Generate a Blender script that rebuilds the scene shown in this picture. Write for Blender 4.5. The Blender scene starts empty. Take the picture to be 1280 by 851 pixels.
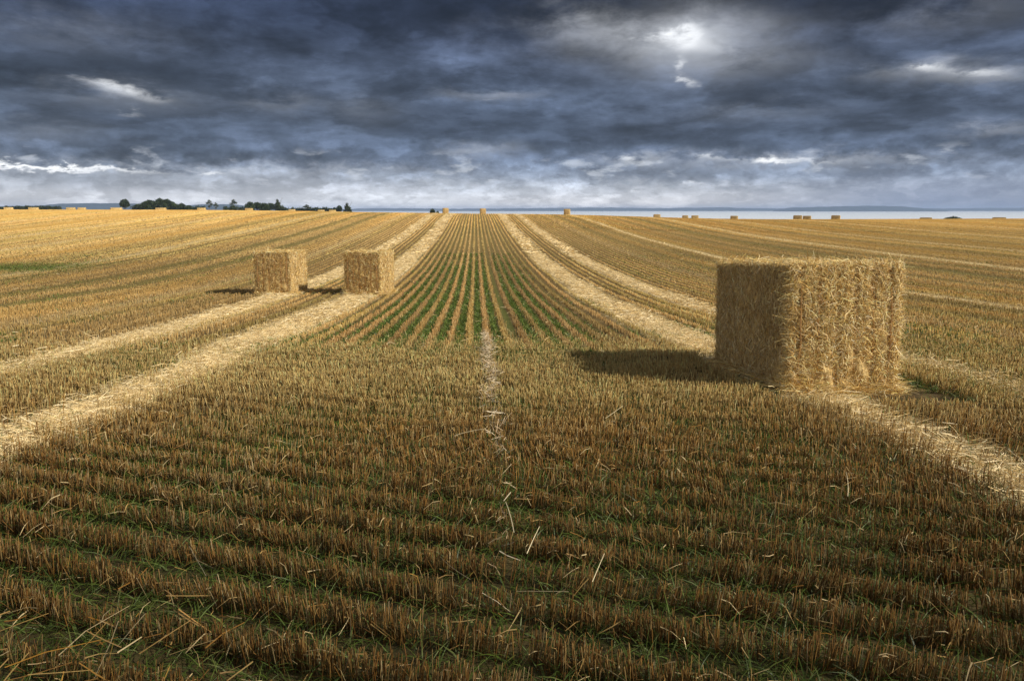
import bpy, bmesh, math, random
import numpy as np
from mathutils import Vector, Matrix, Euler

random.seed(7)
RNG = np.random.default_rng(11)
R = math.radians
scene = bpy.context.scene
COL = scene.collection

# ------------------------------------------------------------------ constants
EYE = 1.70                     # camera height above the near ground
F = 995.0                      # focal length in pixels of the 1280 wide photograph
PITCH = R(9.33)
ROW_AZ = -0.0452               # the drill rows run a touch left of straight ahead
SUN_EL, SUN_PSI = R(32), R(21)
SUN_DIR = Vector((math.cos(SUN_EL) * math.cos(SUN_PSI), -math.cos(SUN_EL) * math.sin(SUN_PSI), math.sin(SUN_EL)))


def lin(r, g, b):
    f = lambda c: ((c / 255 + 0.055) / 1.055) ** 2.4 if c > 10 else c / 255 / 12.92
    return (f(r), f(g), f(b))


def pix_dir(px, py):
    """A direction in the world for a position in the photograph (layout only)."""
    u, v = (px - 640) / F, (425.5 - py) / F
    d = Vector((u, math.cos(PITCH) + v * math.sin(PITCH), -math.sin(PITCH) + v * math.cos(PITCH)))
    return d.normalized()


# ------------------------------------------------------------------ noise in numpy
def _hash(ix, iy, s):
    h = (ix.astype(np.int64) * 374761393 + iy.astype(np.int64) * 668265263 + s * 974634777) & 0x7FFFFFFF
    h = ((h ^ (h >> 13)) * 1274126177) & 0x7FFFFFFF
    h = h ^ (h >> 16)
    return (h & 0xFFFFF) / float(0xFFFFF)


def vnoise(x, y, s=0):
    x = np.asarray(x, float); y = np.asarray(y, float)
    ix, iy = np.floor(x), np.floor(y)
    fx, fy = x - ix, y - iy
    fx = fx * fx * (3 - 2 * fx); fy = fy * fy * (3 - 2 * fy)
    a = _hash(ix, iy, s); b = _hash(ix + 1, iy, s); c = _hash(ix, iy + 1, s); d = _hash(ix + 1, iy + 1, s)
    return (a * (1 - fx) + b * fx) * (1 - fy) + (c * (1 - fx) + d * fx) * fy


def fbm(x, y, s=0, o=4):
    t = 0; amp = 1; tot = 0
    x = np.asarray(x, float); y = np.asarray(y, float)
    for k in range(o):
        t = t + amp * vnoise(x * 2 ** k, y * 2 ** k, s + k * 17); tot += amp; amp *= 0.5
    return t / tot


def sstep(a, b, x):
    t = np.clip((np.asarray(x, float) - a) / (b - a), 0, 1)
    return t * t * (3 - 2 * t)


# ------------------------------------------------------------------ the lie of the land
_D = np.array([-60, 0, 5, 8, 12, 16, 20, 28, 36, 46, 60, 75, 90, 103, 115.])
_H = np.array([1.70, 1.70, 1.71, 1.88, 2.09, 2.27, 2.47, 2.66, 2.70, 2.58, 2.27, 1.85, 1.30, .88, .68])
_fine = np.arange(-60, 116, 0.5)
_tab = np.interp(_fine, _D, _H)
_pad = np.concatenate([np.full(12, _tab[0]), _tab, _tab[-1] - (np.arange(1, 13)) * 0.012])
_k = np.exp(-(np.arange(-12, 13) / 5.0) ** 2); _k /= _k.sum()
_tab = np.convolve(_pad, _k, mode='valid')
_UX = np.array([-150, -74, -50, -37, -25, -10, -4.6, 8, 14, 21, 32, 47, 60, 74, 150.])
_US = np.array([-.18, -.17, -.12, -.06, .12, .34, .40, .52, .70, .92, 1.2, 1.2, 1.14, 1.1, 1.1]) + .23


def below(x, y):
    """How far the ground lies under the eye at (x, y)."""
    x = np.asarray(x, float); y = np.asarray(y, float)
    dd = np.maximum(y, 20.0)
    u = x / dd * 115.0
    S = (np.interp(u - 5, _UX, _US) + np.interp(u, _UX, _US) + np.interp(u + 5, _UX, _US)) / 3
    near = np.interp(y, _fine, _tab) + (S - .68) * sstep(28, 115, y)
    e = np.maximum(y - 115, 0)
    seaward = sstep(-28, -12, u)
    far = S * y / 115.0 + 8e-6 * e ** 2 + (1 - seaward) * .42 * sstep(115, 230, y) + seaward * 6e-4 * np.maximum(y - 290, 0) ** 2
    far = np.minimum(far, 17.0)
    h = np.where(y < 115, near, far)
    return h + 0.05 * (fbm(x * .22, y * .22, 5, 2) - .5) * sstep(-5, 3, y)


def gz(x, y):
    return EYE - below(x, y)


def acoord(x, y):
    return x - ROW_AZ * y          # across the rows


def ax(a, y):
    return a + ROW_AZ * y


# ------------------------------------------------------------------ what lies where across the rows
PITCH_ROW = 0.31
GAP0 = 0.03
PALE = [(-3.55, .98, 1.), (-5.85, .85, .9), (3.55, .85, .95), (5.75, .75, .9), (-19.4, .9, .6), (13.7, .55, .8),
        (25, 1.0, .7), (-28.5, 1.1, .5), (34, 1.0, .6), (-35, 1.2, .55), (45, 1.4, .6), (-47, 1.3, .5), (56, 1.4, .5), (9.2, .5, .25), (-9.3, .6, .35), (66, 1.5, .5)]
TRACK = [(-14.5, .8, 1.), (-12.3, .7, 1.), (20.7, .9, 1.), (22.9, .7, .7), (-17.9, .5, .7), (-21.6, .6, .6), (10.7, .5, .6), (12.2, .45, .6), (17.9, .6, .7), (-8.2, .35, .5), (-31, .6, .6), (39.5, .7, .8), (-43, .8, .6), (50, .8, .6), (30, .6, .5)]
GOLD = [(-10.6, .9, .6), (11.5, .6, .6), (-24.2, 1.3, 1.), (14.7, .7, 1.), (16.4, .7, .6), (-40, 1.6, .9), (28, 1.2, .8), (-16.4, .7, .5), (37, 1.5, .8), (-52, 2., .7), (61, 2, .7)]


def bands(a, y, lst):
    out = np.zeros_like(a)
    wob = (fbm(y * .25, a * .8, 3, 3) - .5) * .5
    patchy = np.clip(.45 + .95 * fbm(a * 1.6, y * .7, 7, 3), 0, 1)
    for c, w, amp in lst:
        if c == 3.55: w = w * (.62 + .38 * sstep(6, 13, y))
        e = np.minimum(.24 + .03 * abs(c) ** .5, w * .45)
        out = np.maximum(out, amp * patchy * (1 - sstep(w / 2 - e, w / 2 + e, np.abs(a - c + wob * np.minimum(1, w)))))
    return out


def headland(x, y):
    return y < 11.7 + .9 * (fbm(x * .5, y * .2, 9, 2) - .5) + .03 * x


def grassiness(x, y):
    """Patches where volunteer green comes up between the rows."""
    a = acoord(x, y)
    g = sstep(.45, .68, fbm(x * .55, y * .4, 21, 3))
    mid = (1 - .8 * sstep(18, 48, y)) * sstep(9, 11.5, y)
    cen = (1 - sstep(1.3, 2.5, np.abs(a + .1))) * (.35 + 1.1 * fbm(a * 1.1, y * .3, 25, 2))
    g = np.maximum(g * .75 * (1 - .9 * sstep(11, 17, y)), mid * cen * 1.0)
    g = np.maximum(g, .6 * (1 - sstep(4.0, 7.5, y)) * (.4 + fbm(x * .9, y * .9, 23, 3)))
    patch = np.exp(-((y - 37) / 2.0) ** 2 - ((a + 21.5) / 3.2) ** 4)
    return np.clip(np.maximum(g * (1 - .75 * bands(a, y, PALE)), patch), 0, 1)


# ------------------------------------------------------------------ mesh helpers
def link(name, me, mat=None, parent=None):
    o = bpy.data.objects.new(name, me)
    COL.objects.link(o)
    if mat: o.data.materials.append(mat)
    if parent: o.parent = parent
    return o


def np_mesh(name, V, Q, C=None, smooth=False):
    me = bpy.data.meshes.new(name)
    V = np.asarray(V, np.float32); Q = np.asarray(Q, np.int32)
    me.vertices.add(len(V)); me.vertices.foreach_set('co', V.ravel())
    k = Q.shape[1]
    me.loops.add(Q.size); me.loops.foreach_set('vertex_index', Q.ravel())
    me.polygons.add(len(Q)); me.polygons.foreach_set('loop_start', np.arange(len(Q), dtype=np.int32) * k)
    if smooth: me.polygons.foreach_set('use_smooth', np.ones(len(Q), bool))
    if C is not None:
        at = me.attributes.new('col', 'FLOAT_COLOR', 'POINT')
        c4 = np.ones((len(V), 4), np.float32); c4[:, :3] = C
        at.data.foreach_set('color', c4.ravel())
    me.update(); me.validate()
    return me


class Bag:
    """Collects ribbons, prisms and so on, all quads, for one mesh."""
    def __init__(s): s.V = []; s.Q = []; s.C = []; s.n = 0
    def add(s, V, Q, C):
        s.V.append(V.reshape(-1, 3)); s.C.append(C.reshape(-1, 3)); s.Q.append(Q.reshape(-1, 4) + s.n); s.n += V.size // 3
    def mesh(s, name, smooth=False):
        return np_mesh(name, np.concatenate(s.V), np.concatenate(s.Q), np.concatenate(s.C), smooth)


def unit(v):
    return v / np.maximum(np.linalg.norm(v, axis=-1, keepdims=True), 1e-9)


def ribbons(bag, P, T, B, L, W, c0, c1, segs=2, taper=1.0, side=None):
    """n bent ribbons from P along T*L bending by B*L; colour c0 at the root to c1 at the tip."""
    n = len(P)
    if side is None:
        side = unit(np.cross(T, RNG.normal(size=(n, 3))))
    t = np.linspace(0, 1, segs + 1)
    L = np.broadcast_to(np.asarray(L, float), (n,)); W = np.broadcast_to(np.asarray(W, float), (n,))
    pts = P[:, None, :] + (T * L[:, None])[:, None, :] * t[None, :, None] + (B * L[:, None])[:, None, :] * (t ** 2)[None, :, None]
    wid = W[:, None] * (1 - (1 - taper) * t[None, :] ** 1.5) * .5
    off = side[:, None, :] * wid[:, :, None]
    V = np.stack([pts - off, pts + off], axis=2)               # n, k+1, 2, 3
    C = c0[:, None, :] * (1 - t[None, :, None]) + c1[:, None, :] * t[None, :, None]
    C = np.repeat(C[:, :, None, :], 2, axis=2)
    base = (np.arange(n) * (segs + 1) * 2)[:, None]
    k = np.arange(segs)[None, :] * 2
    Q = np.stack([base + k, base + k + 1, base + k + 3, base + k + 2], axis=-1)
    bag.add(V, Q, C)


def prisms(bag, P, T, L, W, c0, c1):
    """n three sided stalks with a cut cap, darker at the root."""
    n = len(P)
    s1 = unit(np.cross(T, RNG.normal(size=(n, 3)))); s2 = np.cross(T, s1)
    r = (W * .5)[:, None]
    V = np.zeros((n, 2, 3, 3))
    for k in range(3):
        an = k * 2 * math.pi / 3
        o = (s1 * math.cos(an) + s2 * math.sin(an)) * r
        V[:, 0, k] = P + o
        V[:, 1, k] = P + T * L[:, None] + o * .9
    V[:, 1, 0] += T * (L * .04)[:, None]
    C = np.zeros_like(V); C[:, 0] = c0[:, None]; C[:, 1] = c1[:, None]
    b = (np.arange(n) * 6)[:, None]
    Q = np.concatenate([np.stack([b[:, 0] + k, b[:, 0] + (k + 1) % 3, b[:, 0] + 3 + (k + 1) % 3, b[:, 0] + 3 + k], -1) for k in range(3)])
    bag.add(V, Q, C)


def tag(o, label=None, cat=None, group=None, kind=None):
    if label: o['label'] = label
    if cat: o['category'] = cat
    if group: o['group'] = group
    if kind: o['kind'] = kind
    return o


def empty(name, loc, rz=0):
    o = bpy.data.objects.new(name, None); COL.objects.link(o)
    o.location = loc; o.rotation_euler = (0, 0, rz); o.empty_display_size = .3
    return o


# ------------------------------------------------------------------ materials
def new_mat(name):
    m = bpy.data.materials.new(name); m.use_nodes = True
    nt = m.node_tree; nt.nodes.clear()
    return m, nt


def out_bsdf(nt, rough=.7, spec=.3):
    o = nt.nodes.new('ShaderNodeOutputMaterial'); b = nt.nodes.new('ShaderNodeBsdfPrincipled')
    b.inputs['Roughness'].default_value = rough
    b.inputs['Specular IOR Level'].default_value = spec
    nt.links.new(b.outputs[0], o.inputs[0])
    return b


def attr_mat(name, rough=.65, spec=.25, noise=0.0, nscale=6., bump=0., trans=0.):
    m, nt = new_mat(name); b = out_bsdf(nt, rough, spec)
    a = nt.nodes.new('ShaderNodeAttribute'); a.attribute_name = 'col'
    src = a.outputs['Color']
    if noise or bump:
        tc = nt.nodes.new('ShaderNodeTexCoord')
        n = nt.nodes.new('ShaderNodeTexNoise'); n.inputs['Scale'].default_value = nscale; n.inputs['Detail'].default_value = 6
        n.inputs['Roughness'].default_value = .7
        nt.links.new(tc.outputs['Object'], n.inputs['Vector'])
    if noise:
        mr = nt.nodes.new('ShaderNodeMapRange'); mr.inputs['From Min'].default_value = .3; mr.inputs['From Max'].default_value = .7
        mr.inputs['To Min'].default_value = 1 - noise; mr.inputs['To Max'].default_value = 1 + noise
        nt.links.new(n.outputs['Fac'], mr.inputs['Value'])
        mx = nt.nodes.new('ShaderNodeVectorMath'); mx.operation = 'SCALE'
        nt.links.new(src, mx.inputs[0]); nt.links.new(mr.outputs[0], mx.inputs['Scale'])
        src = mx.outputs[0]
    if bump:
        bp = nt.nodes.new('ShaderNodeBump'); bp.inputs['Strength'].default_value = .9; bp.inputs['Distance'].default_value = bump
        nt.links.new(n.outputs['Fac'], bp.inputs['Height']); nt.links.new(bp.outputs[0], b.inputs['Normal'])
    nt.links.new(src, b.inputs['Base Color'])
    if trans:
        o = [x for x in nt.nodes if x.type == 'OUTPUT_MATERIAL'][0]
        t = nt.nodes.new('ShaderNodeBsdfTranslucent'); nt.links.new(src, t.inputs['Color'])
        ms = nt.nodes.new('ShaderNodeMixShader'); ms.inputs[0].default_value = trans
        nt.links.new(b.outputs[0], ms.inputs[1]); nt.links.new(t.outputs[0], ms.inputs[2]); nt.links.new(ms.outputs[0], o.inputs[0])
    return m


M_STUB = attr_mat('stubble_straw', .6, .25, trans=.32)
M_GRASS = attr_mat('green_shoots', .5, .3, trans=.3)
M_LOOSE = attr_mat('loose_straw', .5, .35, trans=.1)
M_GROUND = attr_mat('field_soil', .9, .1, noise=.35, nscale=5., bump=.03)


def drill_gaps(m):
    """Dark soil and shoots in the gaps between the drill rows."""
    nt = m.node_tree; L = nt.links
    b = [n for n in nt.nodes if n.type == 'BSDF_PRINCIPLED'][0]
    src = b.inputs['Base Color'].links[0].from_socket
    def M(op, a, c=0.0):
        n = nt.nodes.new('ShaderNodeMath'); n.operation = op
        for k, v in enumerate((a, c)):
            if isinstance(v, (int, float)): n.inputs[k].default_value = v
            else: L.new(v, n.inputs[k])
        return n.outputs[0]
    tc = nt.nodes.new('ShaderNodeTexCoord'); sp = nt.nodes.new('ShaderNodeSeparateXYZ'); L.new(tc.outputs['Object'], sp.inputs[0])
    a = M('SUBTRACT', sp.outputs[0], M('MULTIPLY', sp.outputs[1], ROW_AZ))
    c = M('COSINE', M('MULTIPLY', M('SUBTRACT', a, GAP0), 2 * math.pi / PITCH_ROW))
    mr = nt.nodes.new('ShaderNodeMapRange'); mr.interpolation_type = 'SMOOTHSTEP'
    mr.inputs['From Min'].default_value = -.25; mr.inputs['From Max'].default_value = .55
    L.new(c, mr.inputs['Value'])
    g = nt.nodes.new('ShaderNodeAttribute'); g.attribute_name = 'gap'
    gr = nt.nodes.new('ShaderNodeAttribute'); gr.attribute_name = 'green'
    f = M('MULTIPLY', mr.outputs[0], g.outputs['Fac'])
    gc = nt.nodes.new('ShaderNodeMix'); gc.data_type = 'RGBA'
    L.new(gr.outputs['Fac'], gc.inputs[0]); gc.inputs[6].default_value = (.13, .085, .028, 1); gc.inputs[7].default_value = (.095, .11, .024, 1)
    mx = nt.nodes.new('ShaderNodeMix'); mx.data_type = 'RGBA'
    L.new(f, mx.inputs[0]); L.new(src, mx.inputs[6]); L.new(gc.outputs[2], mx.inputs[7])
    L.new(mx.outputs[2], b.inputs['Base Color'])


drill_gaps(M_GROUND)
M_BALE = attr_mat('bale_straw', .55, .3, noise=.35, nscale=9., bump=.05)
M_STRAND = attr_mat('bale_strands', .5, .35, trans=.1)
M_LEAF = attr_mat('tree_leaves', .6, .25, trans=.2)
M_BARK = attr_mat('tree_bark', .9, .1, noise=.3, nscale=4.)
M_HILL = attr_mat('far_hills', .95, .05, noise=.3, nscale=.01)


def flat_mat(name, c, rough, spec):
    m, nt = new_mat(name); b = out_bsdf(nt, rough, spec)
    tc = nt.nodes.new('ShaderNodeTexCoord'); n = nt.nodes.new('ShaderNodeTexNoise'); n.inputs['Scale'].default_value = 40
    nt.links.new(tc.outputs['Object'], n.inputs['Vector'])
    r = nt.nodes.new('ShaderNodeValToRGB')
    r.color_ramp.elements[0].color = (*[k * .7 for k in c], 1); r.color_ramp.elements[1].color = (*[min(1, k * 1.3) for k in c], 1)
    nt.links.new(n.outputs['Fac'], r.inputs[0]); nt.links.new(r.outputs[0], b.inputs['Base Color'])
    return m


M_TWINE = flat_mat('baler_twine', (.44, .24, .085), .6, .3)

# ------------------------------------------------------------------ palettes (real base colours)
STRAW = np.array([[.57, .385, .150], [.63, .455, .20], [.47, .29, .10], [.54, .34, .115], [.66, .50, .26], [.42, .255, .09]])
RUST = np.array([[.38, .18, .030], [.44, .225, .042], [.30, .13, .020], [.48, .27, .060], [.34, .165, .035], [.54, .355, .12]])
PALEC = np.array([[.80, .635, .345], [.74, .565, .28], [.84, .71, .45], [.66, .48, .21], [.76, .61, .35]])
GREEN = np.array([[.085, .130, .020], [.11, .160, .026], [.065, .10, .018], [.14, .17, .036]])


def pick(pal, n, jit=.16):
    return pal[RNG.integers(0, len(pal), n)] * (1 + RNG.normal(0, jit, (n, 1)))


# ------------------------------------------------------------------ ground sheet
def build_ground():
    av = [0.0]
    st = .10
    while av[-1] < 900:
        x = av[-1]
        av.append(x + (.10 if x < 7 else .22 if x < 30 else .6 if x < 70 else 4 if x < 160 else 40))
    av = np.array(av); A = np.concatenate([-av[::-1], av[1:]])
    yv = [-40.]
    while yv[-1] < 900:
        y = yv[-1]
        yv.append(y + (2 if y < -4 else .25 if y < 14 else .5 if y < 50 else 1 if y < 130 else 5 if y < 300 else 15))
    Y = np.array(yv)
    AA, YY = np.meshgrid(A, Y)
    X = ax(AA, np.clip(YY, -40, 200))
    Z = gz(X, YY)
    n, m = AA.shape
    idx = np.arange(n * m).reshape(n, m)
    Q = np.stack([idx[:-1, :-1], idx[:-1, 1:], idx[1:, 1:], idx[1:, :-1]], -1).reshape(-1, 4)
    V = np.stack([X, YY, Z], -1).reshape(-1, 3)
    x, y = V[:, 0], V[:, 1]; a = acoord(x, y)
    soil = np.array([.030, .022, .011]); litter = np.array([.46, .31, .125])
    k = .05 + .40 * fbm(x * 6.3, y * 6.3, 31, 4) ** 3
    k = k + sstep(10, 18, y) * .25
    k = (k * (1 - sstep(30, 70, y)) + sstep(30, 70, y) * (.80 + .2 * fbm(x * .1, y * .1, 37, 3)))[:, None]
    C = soil * (1 - k) + litter * k
    C = C * (1 + .25 * (fbm(a * .45, y * .03, 41, 3) - .5))[:, None]
    p = bands(a, y, PALE)[:, None]
    C = C * (1 - p) + np.array([.72, .56, .29]) * p
    t = bands(a, y, TRACK)[:, None] * .8
    C = C * (1 - t) + np.array([.16, .145, .04]) * t
    g = bands(a, y, GOLD)[:, None] * .7
    C = C * (1 - g) + np.array([.54, .34, .10]) * g
    gr = grassiness(x, y)[:, None] * .75
    gm = np.where(headland(x, y), .6, .35)[:, None]
    C = C * (1 - gr * gm) + np.array([.028, .045, .011]) * gr * gm
    me = np_mesh('field_ground', V, Q, C, True)
    # how deep the bare gaps between drill rows show, and how green they are
    amt = sstep(10.8, 15.5, y) * (1 - .55 * sstep(1.8, 3., np.abs(a)) * (1 - sstep(14, 26, y))) * (1 - p[:, 0]) * (1 - .5 * sstep(60, 115, y)) * (1 - .8 * sstep(1.05, 1.15, np.abs(x) / np.maximum(y * .66 + 1, 1))) * (1 - sstep(118, 140, y)) * (.55 + .6 * fbm(a * .3, y * .04, 47, 2))
    at = me.attributes.new('gap', 'FLOAT', 'POINT'); at.data.foreach_set('value', np.clip(amt, 0, 1).astype(np.float32))
    at = me.attributes.new('green', 'FLOAT', 'POINT'); at.data.foreach_set('value', np.clip(gr[:, 0] * 1.3 + .25 * (1 - sstep(2.0, 3.0, np.abs(a))), 0, 1).astype(np.float32))
    o = link('ground', me, M_GROUND)
    tag(o, 'harvested stubble field dipping and rising to a low crest', 'field', kind='structure')


build_ground()


# ------------------------------------------------------------------ standing stubble
def frame_ok(x, y, m=1.7):
    return np.abs(x) < (y * .66 + .9) * m


def stubble():
    bag = Bag()
    # headland rows, drilled across the picture
    th = R(-18)
    ca, sa = math.cos(th), math.sin(th)                      # direction along a row
    sp = .315
    P = []
    for k in range(0, 86):
        q0 = -5.2 + k * sp                                   # offset across the row
        n = int(30 * 500)
        s = RNG.uniform(-15, 15, n)
        curve = .010 * s * s * .25
        q = q0 + curve + RNG.normal(0, .024, n) + .045 * (fbm(s * .8, np.full(n, q0 * 3.), 51, 2) - .5)
        x = ca * s - sa * q; y = sa * s + ca * q
        P.append(np.stack([x, y], -1))
    P = np.concatenate(P)
    x, y = P[:, 0], P[:, 1]
    keep = headland(x, y + RNG.normal(0, 1.0, len(x))) & (y > 1.4) & frame_ok(x, y)
    clump = fbm(x * 3.5, y * 3.5, 61, 2)
    keep &= RNG.random(len(x)) < np.clip(.55 + 1.3 * (clump - .35), .25, 1)
    pb = bands(acoord(x, y), y, PALE)
    keep &= RNG.random(len(x)) > pb * .97
    bx, by = x - 3.45, y - 9.33
    keep &= ~((np.abs(bx) < .95) & (by > -2.0) & (by < 1.3))
    tram = np.exp(-((acoord(x, y) - .16) / .10) ** 2)
    keep &= RNG.random(len(x)) > tram * .55
    x, y = x[keep], y[keep]; n = len(x)
    a = acoord(x, y)
    L = RNG.normal(.127, .019, n) * (.80 + .4 * fbm(x * 1.2, y * 1.2, 71, 2))
    L *= 1 - .3 * sstep(7, 11.5, y)
    lean = RNG.normal(0, .10, (n, 2)) + np.stack([(fbm(x * 1.5, y * 1.5, 73, 2) - .5) * .5, (fbm(x * 1.5, y * 1.5, 79, 2) - .5) * .4], -1)
    wild = RNG.random(n) < .11
    lean[wild] += RNG.normal(0, .6, (wild.sum(), 2))
    T = unit(np.stack([lean[:, 0], lean[:, 1], np.ones(n)], -1))
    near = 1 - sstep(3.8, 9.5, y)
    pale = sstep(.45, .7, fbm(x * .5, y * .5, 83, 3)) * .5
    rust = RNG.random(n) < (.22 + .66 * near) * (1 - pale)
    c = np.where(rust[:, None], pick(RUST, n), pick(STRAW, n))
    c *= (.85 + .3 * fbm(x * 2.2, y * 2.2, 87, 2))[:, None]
    c *= (.57 + .63 * sstep(3.8, 8.5, y))[:, None] * (1 + np.array([-.02, .05, -.08]) * sstep(5, 8, y)[:, None])                 # weathered brown headland, darkened further by the camera to deepen its shade
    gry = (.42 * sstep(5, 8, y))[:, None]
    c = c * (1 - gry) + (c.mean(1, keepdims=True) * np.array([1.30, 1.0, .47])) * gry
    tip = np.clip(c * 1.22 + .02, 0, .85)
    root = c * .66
    W = RNG.uniform(.0027, .0052, n) * (1 + sstep(4, 14, y) * .7)
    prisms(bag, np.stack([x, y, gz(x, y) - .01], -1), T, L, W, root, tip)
    # leaf sheaths and frayed bits on the stubble
    f = RNG.random(n) < .16
    m = f.sum()
    h = RNG.uniform(.2, .95, m)
    P0 = np.stack([x[f], y[f], gz(x[f], y[f])], -1) + T[f] * (L[f] * h)[:, None]
    D = unit(np.concatenate([RNG.normal(0, 1, (m, 2)), RNG.uniform(-.4, .9, (m, 1))], -1))
    cc = pick(np.concatenate([STRAW, PALEC[:2]]), m) * .9
    ribbons(bag, P0, D, np.stack([RNG.normal(0, .3, m), RNG.normal(0, .3, m), -RNG.uniform(.2, .9, m)], -1), RNG.uniform(.03, .10, m),
            RNG.uniform(.003, .006, m), cc * .9, cc, 2, .4)

    # main rows running away, near part: stalks
    pal = []
    for k in range(-150, 151):
        a0 = GAP0 + (k + .5) * PITCH_ROW
        y0, y1 = 11., 46.
        n = int((y1 - y0) * 80)
        yy = RNG.uniform(y0, y1, n)
        aa = a0 + RNG.normal(0, .028, n) + .03 * (fbm(yy * .4, np.full(n, a0), 91, 2) - .5)
        pal.append(np.stack([aa, yy], -1))
    P = np.concatenate(pal); a, y = P[:, 0], P[:, 1]; x = ax(a, y)
    keep = ~headland(x, y + RNG.normal(0, 1.0, len(x))) & frame_ok(x, y, 1.62)
    keep &= RNG.random(len(x)) < (1 - .45 * sstep(14, 40, y))
    keep &= RNG.random(len(x)) < np.clip(.5 + 1.3 * (fbm(a * 3, y * 1.6, 93, 2) - .3), .1, 1)
    keep &= RNG.random(len(x)) > bands(a, y, PALE) * .97
    keep &= RNG.random(len(x)) < 1 - sstep(38, 46, y)
    keep &= ~((np.abs(x - 3.45) < .85) & (np.abs(y - 9.4) < 1.4))
    keep &= RNG.random(len(x)) > bands(a, y, TRACK) * .9
    a, x, y = a[keep], x[keep], y[keep]; n = len(x)
    L = RNG.normal(.088, .015, n) * (1 - .3 * sstep(14, 30, y))
    T = unit(np.concatenate([RNG.normal(0, .16, (n, 2)), np.ones((n, 1))], -1))
    c = stub_col(a, x, y, n, .55)
    W = RNG.uniform(.005, .008, n) * (1 + y / 16)
    prisms(bag, np.stack([x, y, gz(x, y) - .01], -1), T, L, W, c * .75, np.clip(c * 1.15, 0, .85))

    # far rows: one tuft per hand's breadth of row
    for (y0, y1, step, w, hh) in ((38., 80., .085, .13, .060), (78., 122., .13, .24, .065)):
        half = int((y1 * .66 * 1.8 + 6) / PITCH_ROW)
        ks = np.arange(-half, half)
        m = int((y1 - y0) / step)
        K, S = np.meshgrid(ks, np.arange(m))
        K = K.ravel(); S = S.ravel(); n = len(K)
        y = y0 + (S + RNG.uniform(0, 1, n)) * step
        a = GAP0 + (K + .5) * PITCH_ROW + RNG.normal(0, .025, n)
        x = ax(a, y)
        keep = frame_ok(x, y, 1.75) & (RNG.random(n) < .92)
        keep &= RNG.random(n) > bands(a, y, PALE) * .95
        keep &= RNG.random(n) < sstep(37.5, 46, y)
        keep &= RNG.random(n) > bands(a, y, TRACK) * .85
        a, x, y = a[keep], x[keep], y[keep]; n = len(x)
        c = stub_col(a, x, y, n, .35)
        c *= (.80 + .20 * sstep(42, 95, y))[:, None]  # tufts darkened towards the seam, painting in the nearer stalks' self-shadow
        side = np.zeros((n, 3)); an = RNG.normal(math.pi / 2, .22, n); side[:, 0] = np.cos(an); side[:, 1] = np.sin(an)
        T = unit(np.concatenate([RNG.normal(0, .10, (n, 2)), np.ones((n, 1))], -1))
        ribbons(bag, np.stack([x, y, gz(x, y) - .01], -1), T, np.zeros((n, 3)), RNG.normal(hh, .011, n), w * RNG.uniform(.6, 1.3, n), c * .9,
                np.clip(c * 1.08, 0, .85), 1, .75, side)
    o = link('stubble', bag.mesh('stubble'), M_STUB)
    tag(o, 'cut cereal stubble standing in drilled rows over the whole field', 'stubble', kind='stuff')


def stub_col(a, x, y, n, var=1.):
    c = pick(STRAW, n, .14 * var)
    c = c * var + (1 - var) * np.array([.67, .475, .19])
    ru = (RNG.random(n) < .16 + .2 * (fbm(a * .3, y * .05, 101, 3) - .5))
    c = np.where(ru[:, None], pick(RUST, n) * var + (1 - var) * np.array([.60, .395, .145]), c)
    c *= (.64 + .72 * fbm(a * .75, y * .03, 103, 3))[:, None]
    row = np.floor((a - GAP0) / PITCH_ROW)
    hsh = _hash(row, row * 0 + 3, 5)
    along = vnoise(row * 7.3, y * .12, 107)
    c *= (1 + .42 * (hsh - .5) * (.4 + .9 * along))[:, None]
    ol = ((hsh * 7.7) % 1 < .38)[:, None] * (.35 + .65 * along)[:, None]
    c = c * (1 - ol * .55) + c * np.array([.80, .98, .70]) * ol * .55
    p = bands(a, y, PALE)[:, None] * .8
    c = c * (1 - p) + pick(PALEC, n) * p
    g = bands(a, y, GOLD)[:, None] * .9
    c = c * (1 - g) + np.array([.56, .36, .11]) * g
    t = bands(a, y, TRACK)[:, None] * .7
    c = c * (1 - t) + np.array([.15, .15, .04]) * t
    mid = ((1 - sstep(2.2, 3.2, np.abs(a))) * (1 - sstep(26, 60, y)))[:, None] * .8
    c = c * (1 - mid) + c * np.array([.84, .78, .80]) * mid
    # the far slope shifts to a warmer gold
    f = sstep(55, 115, y)[:, None] * .5
    c = c * (1 - f) + c * np.array([1.15, 1.03, .78]) * f
    patch = np.exp(-((y - 37) / 2.0) ** 2 - ((a + 21.5) / 3.2) ** 4)[:, None] * .8
    return c * (1 - patch) + np.array([.09, .14, .03]) * patch


stubble()


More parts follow.
